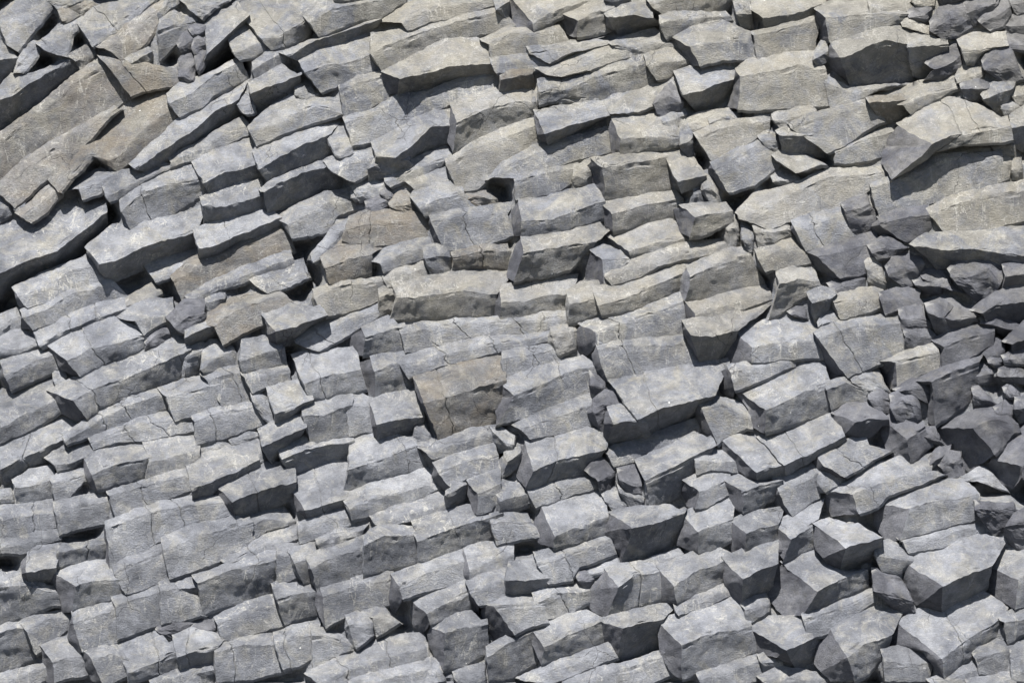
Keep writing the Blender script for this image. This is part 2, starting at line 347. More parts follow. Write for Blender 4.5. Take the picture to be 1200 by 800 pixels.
990,180 1030,160 1070,190|990,205 1070,195|1000,235 1070,220||r
1110,130 1160,105 1240,100|1115,140 1240,130|1120,155 1240,150||r
1075,340 1140,300 1160,310|1090,360 1160,350|1130,392 1160,380||r
1160,300 1240,280|1160,340 1240,330|1180,400 1240,390||d
1115,260 1140,245 1180,280|1120,270 1180,285|1130,290 1175,290||r
980,260 1010,250 1060,290|985,280 1070,310|990,320 1110,320||r
1090,185 1140,165 1200,190|1090,205 1200,210|1110,225 1200,230||d
1050,140 1090,125 1110,130|1055,150 1110,145|1070,162 1110,155||r
335,525 430,480 520,462|375,580 420,550 540,500|460,620 550,570 622,525|325,560 335,620|lcw
335,632 380,590 420,555|350,650 400,600 440,580|380,685 420,660 465,625|315,680|l
385,680 480,640 600,570 700,540 800,535|490,690 600,650 700,620 790,600|515,775 600,740 640,700 850,620|370,720 400,785|lb
158,635 250,590 330,555|185,680 290,640 335,620|240,785 290,750 335,715|145,670 175,750 215,785|l
1065,548 1140,470 1240,390|1190,575 1240,540|1190,620 1240,600|1030,590 1050,630 1150,670|l
940,625 1000,600 1040,575|960,635 1060,600|1000,640 1130,680||lw
Q 400 530
690,185 780,145 885,122|740,290 820,260 905,232|735,335 830,312 915,288|665,240 680,310|ms
Q 800 530
1015,175 1060,180 1150,180|1015,200 1150,195|1080,290 1130,260 1175,200||r
1140,225 1185,195 1240,190|1120,260 1240,240|1160,340 1240,350|1112,270 1130,320|r
700,180 800,130 900,100 960,95|785,195 860,170 1010,150|755,305 880,270 1015,235|665,200 660,250 700,300|lw
T 0 574
-10,75 80,70 215,45|-10,130 100,110 220,95|-10,210 120,185 222,155||lc
-10,215 120,190 225,170|-10,240 100,220 230,195|-10,262 105,266 150,230 230,212||l
110,270 160,235 230,215|105,340 150,335 205,325|120,385 160,400 208,395|88,300 88,350|k
240,235 350,225 430,205|235,260 430,220|235,318 330,305 425,290||mc
-10,345 70,348 200,400|-10,400 100,390 210,420|-10,562 100,530 225,475||ms
200,330 280,310 430,292|310,395 400,375 485,370|300,500 380,485 500,440|215,400 235,495 260,505|m
80,555 170,515 290,505|110,590 200,530 290,530|150,680 210,640 275,585||ls
-10,570 40,555 110,560|-10,590 60,570 120,580|-10,755 60,740 140,700||ms
295,510 380,490 465,470|300,550 400,520 475,500|340,670 400,650 488,630|280,610 320,680|lws
175,650 240,620 290,610|220,710 280,690 345,685|225,798 290,775 355,770|172,700 175,790|l
-10,765 80,745 170,730|-10,800 100,760 175,740|-10,850 100,830 180,790||l
435,145 560,90 700,50 870,15|440,165 570,110 700,75 920,50|455,340 560,275 650,220 800,160 945,108|432,200 440,330|lc
465,325 560,270 660,215|470,345 560,300 668,255|520,435 600,405 695,370|468,360 505,430|l
665,210 800,145 950,112 1010,125|672,255 800,195 1025,135|700,370 800,340 920,290 1020,230||l
1020,130 1100,90 1150,75|1030,150 1100,120 1195,130|1025,225 1100,170 1190,145||ls
465,455 560,420 650,395|475,480 560,450 660,420|488,618 580,585 660,555||l
655,392 720,375 800,430|660,420 740,410 815,450|665,552 760,540 830,515||l
800,365 950,310 1130,255|820,385 960,330 1140,290|840,515 960,480 1120,430||ms
720,385 780,362 835,370|740,410 835,400|790,440 840,460||d
920,300 1010,250 1100,190 1200,150|930,305 1020,260 1110,220 1210,190|960,300 1050,265 1120,250 1215,210||l
885,535 1000,480 1110,440|900,555 1010,500 1130,470|915,625 1000,610 1175,560||ls
640,570 740,550 800,540|660,590 800,550|700,620 800,590||r
785,560 840,525 890,550|800,590 890,570|820,620 860,620 890,585||r
715,610 780,580 915,600|730,690 800,670 875,655|740,740 820,725 880,705||dc
485,640 580,590 640,575 710,640|530,755 620,720 735,665|530,798 620,770 740,740||mc
345,665 420,645 490,645|380,700 460,680 530,700|420,800 480,790 540,760|350,740 380,790|ls
880,650 1000,620 1115,595|890,670 1010,640 1150,640|890,798 1050,780 1180,750||lc
615,790 700,750 800,730|620,800 800,750|640,850 810,820||l
805,730 880,715|810,760 885,740|815,810 890,800||mw
T 287 574
215,145 300,120 420,75|220,160 320,130 430,110|225,225 320,190 430,145||lw
125,245 170,235 210,225|130,270 220,290|135,385 180,380 215,360||lw
180,262 295,212|205,305 262,285|240,392 275,385|200,330|m
295,210 380,170 490,150 540,110|300,225 400,190 490,165|310,250 400,220 480,200||l
255,285 340,245 480,200|270,325 370,280 480,240|300,418 400,385 520,340|262,360|m
485,200 560,150 690,165|490,230 580,190 705,190|490,360 590,330 715,310||msw
700,190 800,140 930,100 1000,100|715,215 830,165 950,130 1040,105|715,308 860,260 1010,215||msw
520,115 640,70 800,20|540,140 660,100 820,60|600,150 700,130 820,90||ls
690,140 760,110 950,65|700,160 800,130 950,90|720,190 800,150 950,105||lsw
1010,110 1090,90 1145,100|1015,140 1100,130 1160,140|1040,225 1120,210 1230,190||lsw
610,355 740,310 880,262|640,400 760,340 890,300|655,455 760,420 905,378|600,400 595,500 620,520|l
690,460 780,420 910,380|750,510 830,470 915,430|768,555 850,535 930,495|680,520 700,580 740,595|m
770,565 860,525 940,505 975,545|825,595 900,570 975,560|825,752 900,730 985,690|760,590 760,640 800,720|ms
415,530 470,512 525,530|425,560 530,550|460,655 500,630 530,600|412,570 430,640|l
490,510 540,490 580,485|530,530 600,520|540,608 590,580 640,550||l
315,415 380,395 430,385|320,440 435,410|335,575 380,545 440,520|270,420 300,500|l
440,375 520,350 590,345|445,400 600,370|450,510 520,490 590,475||l
112,398 200,370 265,400|130,450 200,430 280,420|165,558 230,535 295,520||m
115,600 200,565 290,548|120,640 200,610 270,600|155,745 220,730 265,700||lc
270,560 330,580 400,600|275,600 340,600 440,640|280,760 350,700 440,660||lw
255,765 400,690 560,610 720,600|300,798 440,740 620,680 730,650|310,830 460,785 640,740 740,700||lc
430,798 600,740 720,705|440,820 740,740|450,860 760,800||l
720,705 780,700 825,750|730,740 820,760|745,800 830,790||lw
860,760 920,735 990,725|870,780 990,750|900,820 1000,800||lw
995,660 1100,600 1180,570|1000,690 1100,630 1190,590|1010,798 1100,780 1205,720|993,700|m
915,390 980,360 1060,340|930,420 1060,380|970,475 1000,470 1065,450|925,470 970,560|l
Q 400 530
425,340 500,315 580,320|445,405 520,375 580,360|445,447 520,425 580,405|405,345 410,400 430,455|l
T 573 574
-10,470 60,445 160,450|20,480 100,470 200,470|105,600 160,570 225,550|-30,490 -30,560 30,625 80,620|l
185,265 300,240 400,200 465,185|200,310 300,280 480,210|245,390 350,370 370,320 500,270||lc
80,310 150,300 225,325|70,375 150,375 230,365|70,445 130,440 240,395||d
180,440 250,400 370,380|190,475 280,430 390,420|230,535 320,520 400,470||mcs
355,345 420,320 530,275|380,350 450,330 540,300|400,370 440,350 545,320||l
360,350 400,345 430,360|370,375 430,370|395,405 430,385||r
470,340 500,340 530,370|475,360 530,385|500,400 530,405||r
480,330 560,310 650,300|535,400 600,350 680,350|490,525 600,490 695,455|400,430 410,490 470,525|msc
500,95 620,75 750,70 790,95|595,155 680,140 780,105|540,325 660,300 780,215|462,130 480,200 540,270|d
795,100 880,75 1000,40|865,170 930,145 985,130|865,268 920,255 995,215|790,150 775,230|m
640,300 720,270 795,250|660,310 800,265|680,345 750,310 800,270||lw
700,325 800,280 930,240 1000,270|765,395 850,340 970,295|775,470 870,440 965,385|690,380 710,465|m
1000,130 1080,100 1200,80|1065,180 1120,160 1170,150|1060,265 1110,245 1165,220|990,190 995,250 1030,270|m
970,285 1050,250 1170,225|1050,370 1110,335 1170,315|1038,478 1100,455 1145,420|968,360 990,455|d
760,480 850,440 965,400|770,500 860,460 970,420|780,520 880,490 975,445||lw
460,540 580,510 700,475 760,480|550,575 620,550 695,540|525,728 600,700 700,665|450,600 490,640|d
700,548 850,490 990,445 1060,480|795,640 880,600 1060,570|795,785 900,750 1100,675|700,600 705,680 760,760|m
1040,480 1100,450 1145,435|1060,500 1160,470|1065,560 1100,545 1160,500||lw
170,575 280,530 400,505 460,535|225,650 330,600 455,545|215,725 330,685 465,640|180,640|m
120,780 260,720 480,645|130,790 270,740 490,665|250,798 330,775 510,700||l
300,785 420,745 560,720 700,675|310,800 560,745 710,690|400,850 600,830 740,770||ls
860,770 980,730 1095,690|870,790 1110,710|900,850 1130,780||l
T 860 574
165,145 260,95 350,60|235,205 280,175 325,150|205,290 270,270 330,245|150,170 150,225|m
160,230 180,215 220,240|165,260 225,250|170,305 200,290||r
335,145 400,118 500,150|465,240 520,220 590,205|440,340 500,335 580,290|328,200 340,250 400,320|k
200,305 280,260 340,250 430,335|345,420 440,370 530,335|285,518 420,455 535,400|135,370 135,440 205,525|m
530,320 580,310|535,350 582,340|540,400 580,380||mw
285,525 400,460 550,410|290,545 420,490 570,430|310,620 400,590 470,540 585,460||l
50,565 120,530 285,525|215,665 250,650 305,625|250,735 300,720 370,605|60,610 110,680 180,690|k
400,575 460,545 580,470 680,510|470,690 540,640 630,610|500,790 560,760 615,700|340,640 330,720 400,790|m
570,335 640,330 700,380|580,420 740,460|690,520 750,500||r
580,225 640,210 710,250|580,270 715,290|610,335 690,355 700,330||m
680,205 760,190 870,160 990,125|700,215 880,180 1010,150|720,265 800,250 870,235 1020,180||lw
700,295 760,260 870,230 1000,185 1110,210|865,400 960,355 1040,320|855,500 950,455 1030,412|695,360 710,420 760,480|d
1050,315 1130,250 1240,250|1175,370 1210,350 1240,340|1165,490 1240,470|1030,330 1030,400 1100,460|l
680,550 760,500 900,440 1030,425 1120,490|860,700 930,640 1090,545|870,780 960,700 1085,610|630,590 640,650 780,670|mc
1100,540 1150,500 1240,490|1120,550 1240,530|1130,640 1190,600 1240,590||m
990,680 1070,620 1130,640|1000,700 1140,660|1010,760 1120,760||lw
1140,670 1180,630 1240,620|1145,690 1240,680|1150,790 1240,790||l
610,670 680,655 790,685|620,710 800,720|625,790 780,790||l
100,770 200,740 350,760|120,790 360,780|150,840 370,830||l
800,790 900,750 1000,720|820,800 1010,740|850,860 1020,830||l
100,690 160,665 200,690|110,710 200,710|130,770 200,760||m
960,790 1040,760 1140,760|970,810 1140,790|980,860 1140,860||l
"""
# ------------------------------------------------------------------ scale
S = 0.012            # metres per unit of the survey grid (1200 x 800 units over the face)
CAM_D = 40.0         # camera stands 40 m from the face
CZ = 11.0            # height of the middle of the surveyed face above the ground
SLOPE = 0.40         # the face leans back: lower rows stand further out
SUN = Vector((-0.13, -0.46, 0.88)).normalized()

col = bpy.context.scene.collection

def world(x, y, d):
    """survey point (x right, y down, d out of the face) -> metres"""
    k = 1.0 - d * S / CAM_D
    return ((x - 600.0) * S * k, -d * S, CZ + (400.0 - y) * S * k)

# ------------------------------------------------------------------ materials
def rock(name, base, light, dark, warm=None, warm_amt=0.0, streak=0.0, bump=1.0, dusty=1.0):
    m = bpy.data.materials.new(name); m.use_nodes = True
    nt = m.node_tree; N = nt.nodes; L = nt.links
    for n in list(N): N.remove(n)
    def node(t, **kw):
        n = N.new(t)
        for k, v in kw.items():
            if k == 'op': n.operation = v
            elif k == 'bt': n.blend_type = v; n.data_type = 'RGBA'
            else: n.inputs[k].default_value = v
        return n
    out = node('ShaderNodeOutputMaterial'); bs = node('ShaderNodeBsdfPrincipled', Roughness=0.88)
    bs.inputs['Specular IOR Level'].default_value = 0.25
    L.new(bs.outputs[0], out.inputs[0])
    geo = node('ShaderNodeNewGeometry'); oi = node('ShaderNodeObjectInfo')
    P = geo.outputs['Position']
    def nz(scale, detail=4, rough=0.6, dist=0.0, vec=None):
        n = node('ShaderNodeTexNoise', Scale=scale, Detail=detail, Roughness=rough, Distortion=dist)
        L.new(vec or P, n.inputs['Vector']); return n.outputs['Fac']
    def ramp(src, stops):
        r = N.new('ShaderNodeValToRGB'); e = r.color_ramp.elements
        e[0].position, e[0].color = stops[0][0], stops[0][1]
        e[1].position, e[1].color = stops[1][0], stops[1][1]
        for p, c in stops[2:]:
            q = e.new(p); q.color = c
        L.new(src, r.inputs[0]); return r.outputs['Color']
    def mix(f, a, b, bt='MIX'):
        n = N.new('ShaderNodeMix'); n.data_type = 'RGBA'; n.blend_type = bt
        for i, v in ((0, f), (6, a), (7, b)):
            if hasattr(v, 'is_output'): L.new(v, n.inputs[i])
            else: n.inputs[i].default_value = v
        return n.outputs[2]
    def math_(op, a, b=0.0):
        n = N.new('ShaderNodeMath'); n.operation = op
        for i, v in ((0, a), (1, b)):
            if hasattr(v, 'is_output'): L.new(v, n.inputs[i])
            else: n.inputs[i].default_value = v
        return n.outputs[0]
    g = lambda v: (v, v, v, 1)
    c = ramp(nz(1.3, 5, 0.6, 0.4), [(0.36, dark + (1,)), (0.64, light + (1,)), (0.5, base + (1,))])
    # blotches of weathering
    c = mix(0.55, c, ramp(nz(5.0, 6, 0.65, 0.8), [(0.3, g(0.68)), (0.68, g(1.28))]), 'MULTIPLY')
    # each column a little lighter or darker than the next
    v = math_('ADD', math_('MULTIPLY', oi.outputs['Random'], 0.30), 0.85)
    cmb = N.new('ShaderNodeCombineColor')
    for i in range(3): L.new(v, cmb.inputs[i])
    c = mix(1.0, c, cmb.outputs[0], 'MULTIPLY')
    sp = node('ShaderNodeSeparateXYZ'); L.new(P, sp.inputs[0])
    up = math_('ADD', math_('MULTIPLY', math_('SUBTRACT', sp.outputs[2], CZ), 0.026), math_('MULTIPLY', sp.outputs[0], 0.007))
    wf = ramp(math_('ADD', nz(1.9, 6, 0.72, 0.8), up), [(0.54, g(0)), (0.68, g(0.55 * (0.25 + 0.75 * dusty)))])
    c = mix(wf, c, (0.39, 0.365, 0.295, 1))
    dust = ramp(nz(2.3, 6, 0.72, 1.2), [(0.49, g(0)), (0.63, g(0.5 * dusty))])
    c = mix(dust, c, (0.45, 0.435, 0.39, 1))
    c = mix(0.8, c, ramp(nz(3.1, 3, 0.55, 1.0), [(0.38, g(0.80)), (0.60, g(1.13))]), 'MULTIPLY')
    if warm:
        f = ramp(nz(2.2, 5, 0.7, 0.6), [(0.40, g(0)), (0.66, g(warm_amt))])
        c = mix(f, c, warm + (1,))
    # pale mineral crust: thin broken veins and dusty patches
    mv = N.new('ShaderNodeMapping'); mv.inputs['Rotation'].default_value = (0, math.radians(-14), 0)
    mv.inputs['Scale'].default_value = (3.4, 3.4, 0.75); L.new(P, mv.inputs['Vector'])
    vein = ramp(nz(1.0, 5, 0.62, 0.5, mv.outputs[0]), [(0.486, g(0)), (0.522, g(0)), (0.504, g(1))])
    gate = ramp(nz(2.6, 5, 0.75), [(0.47, g(0)), (0.62, g(0.8))])
    vv = mix(1.0, vein, gate, 'MULTIPLY')
    patch = ramp(nz(7.0, 5, 0.75, 1.5), [(0.56, g(0)), (0.70, g(1))])
    pg = mix(1.0, patch, ramp(nz(1.1, 2, 0.5), [(0.48, g(0)), (0.62, g(0.85))]), 'MULTIPLY')
    amt = mix(1.0, vv, pg, 'ADD')
    c = mix(mix(1.0, amt, g((0.5 + 0.5 * streak) * dusty), 'MULTIPLY'), c, (0.74, 0.72, 0.66, 1))
    c = mix(1.0, c, g(0.76), 'MULTIPLY')
    # rubbed, dusty arrises
    pt = ramp(geo.outputs['Pointiness'], [(0.51, g(0)), (0.60, g(0.5))])
    c = mix(pt, c, (0.36, 0.355, 0.34, 1))
    # salt and pepper grain
    mg = N.new('ShaderNodeMapping'); mg.inputs['Rotation'].default_value = (0, math.radians(62), 0)
    mg.inputs['Scale'].default_value = (22.0, 34.0, 55.0); L.new(P, mg.inputs['Vector'])
    c = mix(0.55, c, ramp(nz(1.0, 4, 0.75, 0.2, mg.outputs[0]), [(0.32, g(0.72)), (0.68, g(1.25))]), 'MULTIPLY')
    c = mix(0.35, c, ramp(nz(60.0, 3, 0.8), [(0.34, g(0.7)), (0.66, g(1.25))]), 'MULTIPLY')
    # white lichen and lime specks
    vs_ = node('ShaderNodeTexVoronoi', Scale=2.4); L.new(P, vs_.inputs['Vector'])
    rad = math_('MULTIPLY', nz(30.0, 2, 0.5), 0.05)
    spk = math_('LESS_THAN', vs_.outputs['Distance'], rad)
    spk = math_('MULTIPLY', spk, math_('GREATER_THAN', nz(1.3, 2, 0.5), 0.52))
    c = mix(spk, c, (0.72, 0.72, 0.70, 1))
    # hairline joints
    wn = node('ShaderNodeTexNoise', Scale=3.0, Detail=4.0); L.new(P, wn.inputs['Vector'])
    vm = N.new('ShaderNodeVectorMath'); vm.operation = 'MULTIPLY_ADD'
    L.new(wn.outputs['Color'], vm.inputs[0]); vm.inputs[1].default_value = (.35, .35, .35); L.new(P, vm.inputs[2])
    vo = node('ShaderNodeTexVoronoi', Scale=1.5); vo.feature = 'DISTANCE_TO_EDGE'; L.new(vm.outputs[0], vo.inputs['Vector'])
    line = ramp(vo.outputs['Distance'], [(0.002, g(0.75)), (0.008, g(0))])
    line = mix(1.0, line, ramp(nz(0.8, 2, 0.5), [(0.56, g(0)), (0.62, g(1))]), 'MULTIPLY')
    c = mix(line, c, (0.05, 0.05, 0.052, 1))
    L.new(c, bs.inputs['Base Color'])
    # relief: pits, grain and short chisel marks across the column
    mp = N.new('ShaderNodeMapping'); mp.inputs['Rotation'].default_value = (0, math.radians(62), 0)
    mp.inputs['Scale'].default_value = (9.0, 16.0, 26.0); L.new(P, mp.inputs['Vector'])
    h = math_('ADD', math_('MULTIPLY', nz(1.0, 4, 0.7, 0.3, mp.outputs[0]), 0.8),
              math_('MULTIPLY', nz(42.0, 4, 0.85), 2.2))
    h = math_('ADD', h, math_('MULTIPLY', nz(9.0, 3, 0.6, 0.5), 0.6))
    h = math_('SUBTRACT', h, math_('MULTIPLY', line, 0.8))
    b = node('ShaderNodeBump', Strength=1.0, Distance=0.020 * bump); L.new(h, b.inputs['Height'])
    L.new(b.outputs[0], bs.inputs['Normal'])
    return m

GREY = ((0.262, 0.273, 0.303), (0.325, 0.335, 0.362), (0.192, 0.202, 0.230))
MATS = {
 'g':  rock('grey_basalt', *GREY, streak=0.15),
 'gs': rock('streaked_grey_basalt', *GREY, streak=0.9),
 'w':  rock('buff_weathered_basalt', (0.288, 0.292, 0.304), (0.352, 0.354, 0.358), (0.222, 0.228, 0.242), warm=(0.39, 0.36, 0.295), warm_amt=0.5, streak=0.35),
 'ws': rock('streaked_buff_basalt', (0.292, 0.294, 0.303), (0.356, 0.357, 0.358), (0.226, 0.231, 0.243), warm=(0.39, 0.36, 0.295), warm_amt=0.5, streak=0.95),
 'b':  rock('brown_stained_basalt', (0.258, 0.260, 0.272), (0.318, 0.318, 0.322), (0.198, 0.202, 0.214), warm=(0.31, 0.265, 0.205), warm_amt=0.7, streak=0.2, bump=1.3),
 'bs': rock('brown_streaked_basalt', (0.268, 0.269, 0.278), (0.325, 0.325, 0.328), (0.208, 0.211, 0.221), warm=(0.33, 0.285, 0.23), warm_amt=0.5, streak=0.9, bump=1.1),
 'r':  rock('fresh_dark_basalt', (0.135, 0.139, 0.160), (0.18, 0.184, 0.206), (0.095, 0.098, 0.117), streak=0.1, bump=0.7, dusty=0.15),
}

# ------------------------------------------------------------------ survey
def parse():
    out = []; ox = oy = 0; k = 1
    for ln in DATA.strip().splitlines():
        if ln[0] in 'TQ':
            t, a, b = ln.split(); ox, oy = float(a), float(b)
            k = 3.5294 if t == 'T' else 2.9625
            continue
        f = ln.split('|')
        pl = lambda s: np.array([[float(v) for v in p.split(',')] for p in s.split()]) / k + (ox, oy)
        out.append(dict(U=pl(f[0]), R=pl(f[1]), B=pl(f[2]), E=pl(f[3]) if f[3] else None, f=f[4], i=len(out)))
    return out

def resample(P, ts):
    seg = np.linalg.norm(np.diff(P, axis=0), axis=1); a = np.concatenate([[0], np.cumsum(seg)]); a /= a[-1]
    # ease the corners a little
    x = np.interp(ts, a, P[:, 0]); y = np.interp(ts, a, P[:, 1])
    return np.stack([x, y], 1)

def plen(P): return float(np.linalg.norm(np.diff(P, axis=0), axis=1).sum())

def n1(x, y, z=0.0): return noise.noise(Vector((x, y, z)))

def profile(b, ts, pu, pr, pb):
    """how far the top edge, ridge and bottom edge stand out of the face along one column"""
    E, shade, L = b['E'], b['f'][0], b['L']
    hT = np.linalg.norm(pu - pr, axis=1); hB = np.linalg.norm(pr - pb, axis=1)
    P0 = {'l': 8, 'm': 9, 'd': 11, 'k': 14, 'r': 9}[shade]
    wE = 0.0; kk = 4.0
    if E is not None:
        fr = np.vstack([pu[0], pr[0], pb[0]])
        for q in E:
            wE = max(wE, min(np.linalg.norm(q - (a * (1 - t) + c_ * t)) for a, c_ in ((fr[0], fr[1]), (fr[1], fr[2])) for t in (0, .25, .5, .75, 1)))
        P0 += min(16.0, 2 + 0.6 * wE)
        kk = max(0.7, min(1.6, 24.0 / max(4.0, wE)))
    drop = min(P0 + 4.0, 0.14 * L + 3)
    dR = SLOPE * (pr[:, 1] - 400.0) + P0 - drop * ts
    ku = {'l': 0.95, 'm': 1.0, 'd': 1.0, 'k': 1.0, 'r': 0.7}[shade]
    kb = {'l': -0.04, 'm': 0.30, 'd': 0.85, 'k': 1.5, 'r': 0.35}[shade]
    cx, cy_ = b['c']
    if cx + 1.4 * cy_ < 330 and shade in 'lm': ku *= 0.5; kb = kb * 0.5 + 0.05; P0 -= 4    # the smooth slab, upper left
    dU = dR - ku * np.minimum(hT, 45); dB = dR - kb * np.minimum(hB, 40)
    if b['frag']:
        e = 3.0 * np.abs(2 * ts - 1) ** 4
        dU = dU - e; dR = dR - e * 0.6; dB = dB - e
    return dU, dR, dB, P0, wE, kk

def settle(blocks):
    """slide every column in or out until it lies snug against its neighbours"""
    ts = np.linspace(0, 1, 13); pts = []
    for k, b in enumerate(blocks):
        pu, pr, pb = (resample(b[q], ts) for q in 'URB')
        dU, dR, dB, P0, wE, kk = profile(b, ts, pu, pr, pb)
        b['P'] = (pu, pr, pb, dU, dR, dB, wE, kk)
        for i, t in enumerate(ts):
            pts.append((pu[i][0], pu[i][1], dU[i], k, 0, t)); pts.append((pr[i][0], pr[i][1], dR[i], k, 1, t)); pts.append((pb[i][0], pb[i][1], dB[i], k, 2, t))
    A = np.array(pts); con = []
    def near(x, y, k, mask, rad):
        d2 = (A[:, 0] - x) ** 2 + (A[:, 1] - y) ** 2
        d2 = np.where(mask & (A[:, 3] != k), d2, 1e9); j = int(d2.argmin())
        return A[j] if d2[j] < rad * rad else None
    mU, mB, mE = A[:, 4] == 0, A[:, 4] == 2, A[:, 5] >= 0.75
    for k, b in enumerate(blocks):
        pu, pr, pb, dU, dR, dB, wE, kk = b['P']
        for i in range(0, 13, 2):
            q = near(pu[i][0], pu[i][1], k, mB, 9)
            if q is not None:
                j = int(q[3]); over = 15 if 'o' in blocks[j]['f'] else {'k': 6, 'd': 1}.get(blocks[j]['f'][0], -1)
                con.append((k, j, q[2] - dU[i] - over, 1.0))
            q = near(pb[i][0], pb[i][1], k, mU, 9)
            if q is not None:
                over = 15 if 'o' in b['f'] else {'k': 6, 'd': 1}.get(b['f'][0], -2)
                con.append((k, int(q[3]), q[2] - dB[i] + over, 1.0))
        if b['E'] is None:
            for p, d in ((pu[0], dU[0]), (pr[0], dR[0]), (pb[0], dB[0])):
                q = near(p[0], p[1], k, mE, 12)
                if q is not None: con.append((k, int(q[3]), q[2] - d + 4, 0.8))
        else:
            for p in b['E']:
                q = near(p[0], p[1], k, A[:, 5] >= 0.3, 12)
                if q is not None: con.append((k, int(q[3]), q[2] - (dR[0] - kk * wE) + 0, 0.8))
    n = len(blocks); K = np.zeros((n, n)); y = np.zeros(n)
    for a, c_, v, w in con:          # p_a - p_c = v
        K[a, a] += w; K[c_, c_] += w; K[a, c_] -= w; K[c_, a] -= w
        y[a] += w * v; y[c_] -= w * v
    K[np.arange(n), np.arange(n)] += 0.35
    p = np.linalg.solve(K, y)
    for b, v in zip(blocks, p): b['off'] = max(-14.0, min(10.0, float(v))) + (9 if 'p' in b['f'] else 0) - (4.5 if b['frag'] and b['area'] < 700 else 0)

SURF = []
STEP = 2.3
def build_block(b, rng):
    U, R, B, E, fl, idx = b['U'], b['R'], b['B'], b['E'], b['f'], b['i']
    shade = fl[0]
    frag = b['frag']
    L = (plen(U) + plen(R) + plen(B)) / 3
    STEP = 2.3 if not frag else 3.6
    n = max(4, int(L / STEP))
    ts = list(np.linspace(0, 1, n + 1))
    cuts = []
    if 'c' in fl:
        cuts = [rng.uniform(0.3, 0.7)] if L < 70 else [rng.uniform(0.25, 0.45), rng.uniform(0.6, 0.8)][:1 + (L > 105)]
        for c in cuts:
            for o in (-1.6, -0.7, 0, 0.7, 1.6):
                ts.append(min(1, max(0, c + o / L)))
    ts = np.array(sorted(set(ts)))
    pu, pr, pb = resample(U, ts), resample(R, ts), resample(B, ts)
    hT = np.linalg.norm(pu - pr, axis=1); hB = np.linalg.norm(pr - pb, axis=1)
    nT = max(2, int(hT.max() / STEP)); nB = max(2, int(hB.max() / STEP))
    dU, dR, dB, P0, wE, kk = profile(b, ts, pu, pr, pb)
    dU = dU + b['off']; dR = dR + b['off']; dB = dB + b['off']
    rows = []                       # each row: list of (x, y, d)
    seed = idx * 7.31
    def cross(i):
        pts = []
        for j in range(nT):
            v = j / nT; q = pu[i] * (1 - v) + pr[i] * v
            pts.append([q[0], q[1], dU[i] * (1 - v) + dR[i] * v, v * 0.5, 0.0])
        for j in range(nB + 1):
            v = j / nB; q = pr[i] * (1 - v) + pb[i] * v
            pts.append([q[0], q[1], dR[i] * (1 - v) + dB[i] * v, 0.5 + v * 0.5, 0.0])
        return pts
    body = [cross(i) for i in range(len(ts))]
    M = len(body[0])
    # crack grooves that wander across the faces
    if cuts:
        ax = (pr[-1] - pr[0]) / max(1e-6, np.linalg.norm(pr[-1] - pr[0]))
        for c in cuts:
            for i, t in enumerate(ts):
                dist = (t - c) * L
                if abs(dist) > 16: continue
                fall = math.exp(-(dist / 7) ** 2)
                for p in body[i]:
                    w = 5.0 * n1(p[3] * 3.1, seed + c * 9) + 2.0 * n1(p[3] * 9, seed + c * 5)
                    p[0] += ax[0] * w * fall; p[1] += ax[1] * w * fall
                    p[4] += 1.9 * math.exp(-(dist / 0.6) ** 2)
    # left broken end
    front = np.array([[p[0], p[1]] for p in body[0]]); fd = np.array([p[2] for p in body[0]])
    if E is not None:
        lp = resample(np.vstack([pu[0], E, pb[0]]), np.linspace(0, 1, M))
    else:
        axd = (pr[-1] - pr[0]); axd /= max(1e-6, np.linalg.norm(axd))
        bulge = np.sin(np.linspace(0, math.pi, M)) * 1.6
        lp = front - axd[None, :] * bulge[:, None]
    wid = np.linalg.norm(lp - front, axis=1)
    K = max(2, int(wid.max() / STEP))
    dish = rng.uniform(-0.25, 0.12)
    cap = []
    for k in range(K):
        t = 1 - k / K                      # 1 = far left
        row = []
        for j in range(M):
            q = front[j] * (1 - t) + lp[j] * t
            dd = fd[j] - kk * wid[j] * t - (0 if E is None else 1.5 * t)
            dd += dish * wid.max() * math.sin(math.pi * t) * math.sin(math.pi * j / (M - 1))
            row.append([q[0], q[1], dd, j / (M - 1), 0.0])
        cap.append(row)
    rows = cap + body
    nc = len(cap)
    ctr = np.array([[p[0], p[1]] for r in body for p in r]).mean(0)
    # displacement
    lump = 1.0 if not frag else 1.5
    for ri, r in enumerate(rows):
        isb = ri >= nc
        for j, p in enumerate(r):
            x, y = p[0], p[1]
            # shared warp of outlines: neighbours wander together
            wx = 1.8 * n1(x * .045, y * .045, 3.3) + 1.1 * n1(x * .15, y * .15, 8.1)
            wy = 1.8 * n1(x * .045, y * .045, 13.7) + 1.3 * n1(x * .16, y * .16, 21.9)
            edge = 1.0
            d = 1.9 * lump * n1(x * .025, y * .05, seed) + 0.55 * lump * n1(x * .085, y * .11, seed + 4)
            d += 0.28 * n1(x * .28, y * .28, seed + 9) + 0.25 * n1(x * .6, y * .6, seed + 2)
            if frag:
                d += 5.0 * (abs(n1(x * .05 + seed, y * .06, 5.5)) - .2) - 3.0 * abs(n1(x * .09, y * .08 + seed, 1.5))
            # stepped chisel marks
            s = n1(x * .10 + y * .05, y * .02, seed + 31)
            d += 0.5 * (abs(s) - 0.2)
            # chipped arrises
            if isb and abs(p[3] - 0.5) < 0.06:
                ch = n1(x * .09, y * .09, seed + 55)
                d -= 0.3 + 1.9 * max(0, ch - 0.10) * 2 + 1.2 * max(0, n1(x * .3, y * .3, seed + 5) - .1)
            p[0] = x + wx; p[1] = y + wy; p[2] += d - p[4]
            SURF.append((p[0], p[1], p[2]))
    # skirts: the sides run back into the rock
    verts = []; faces = []
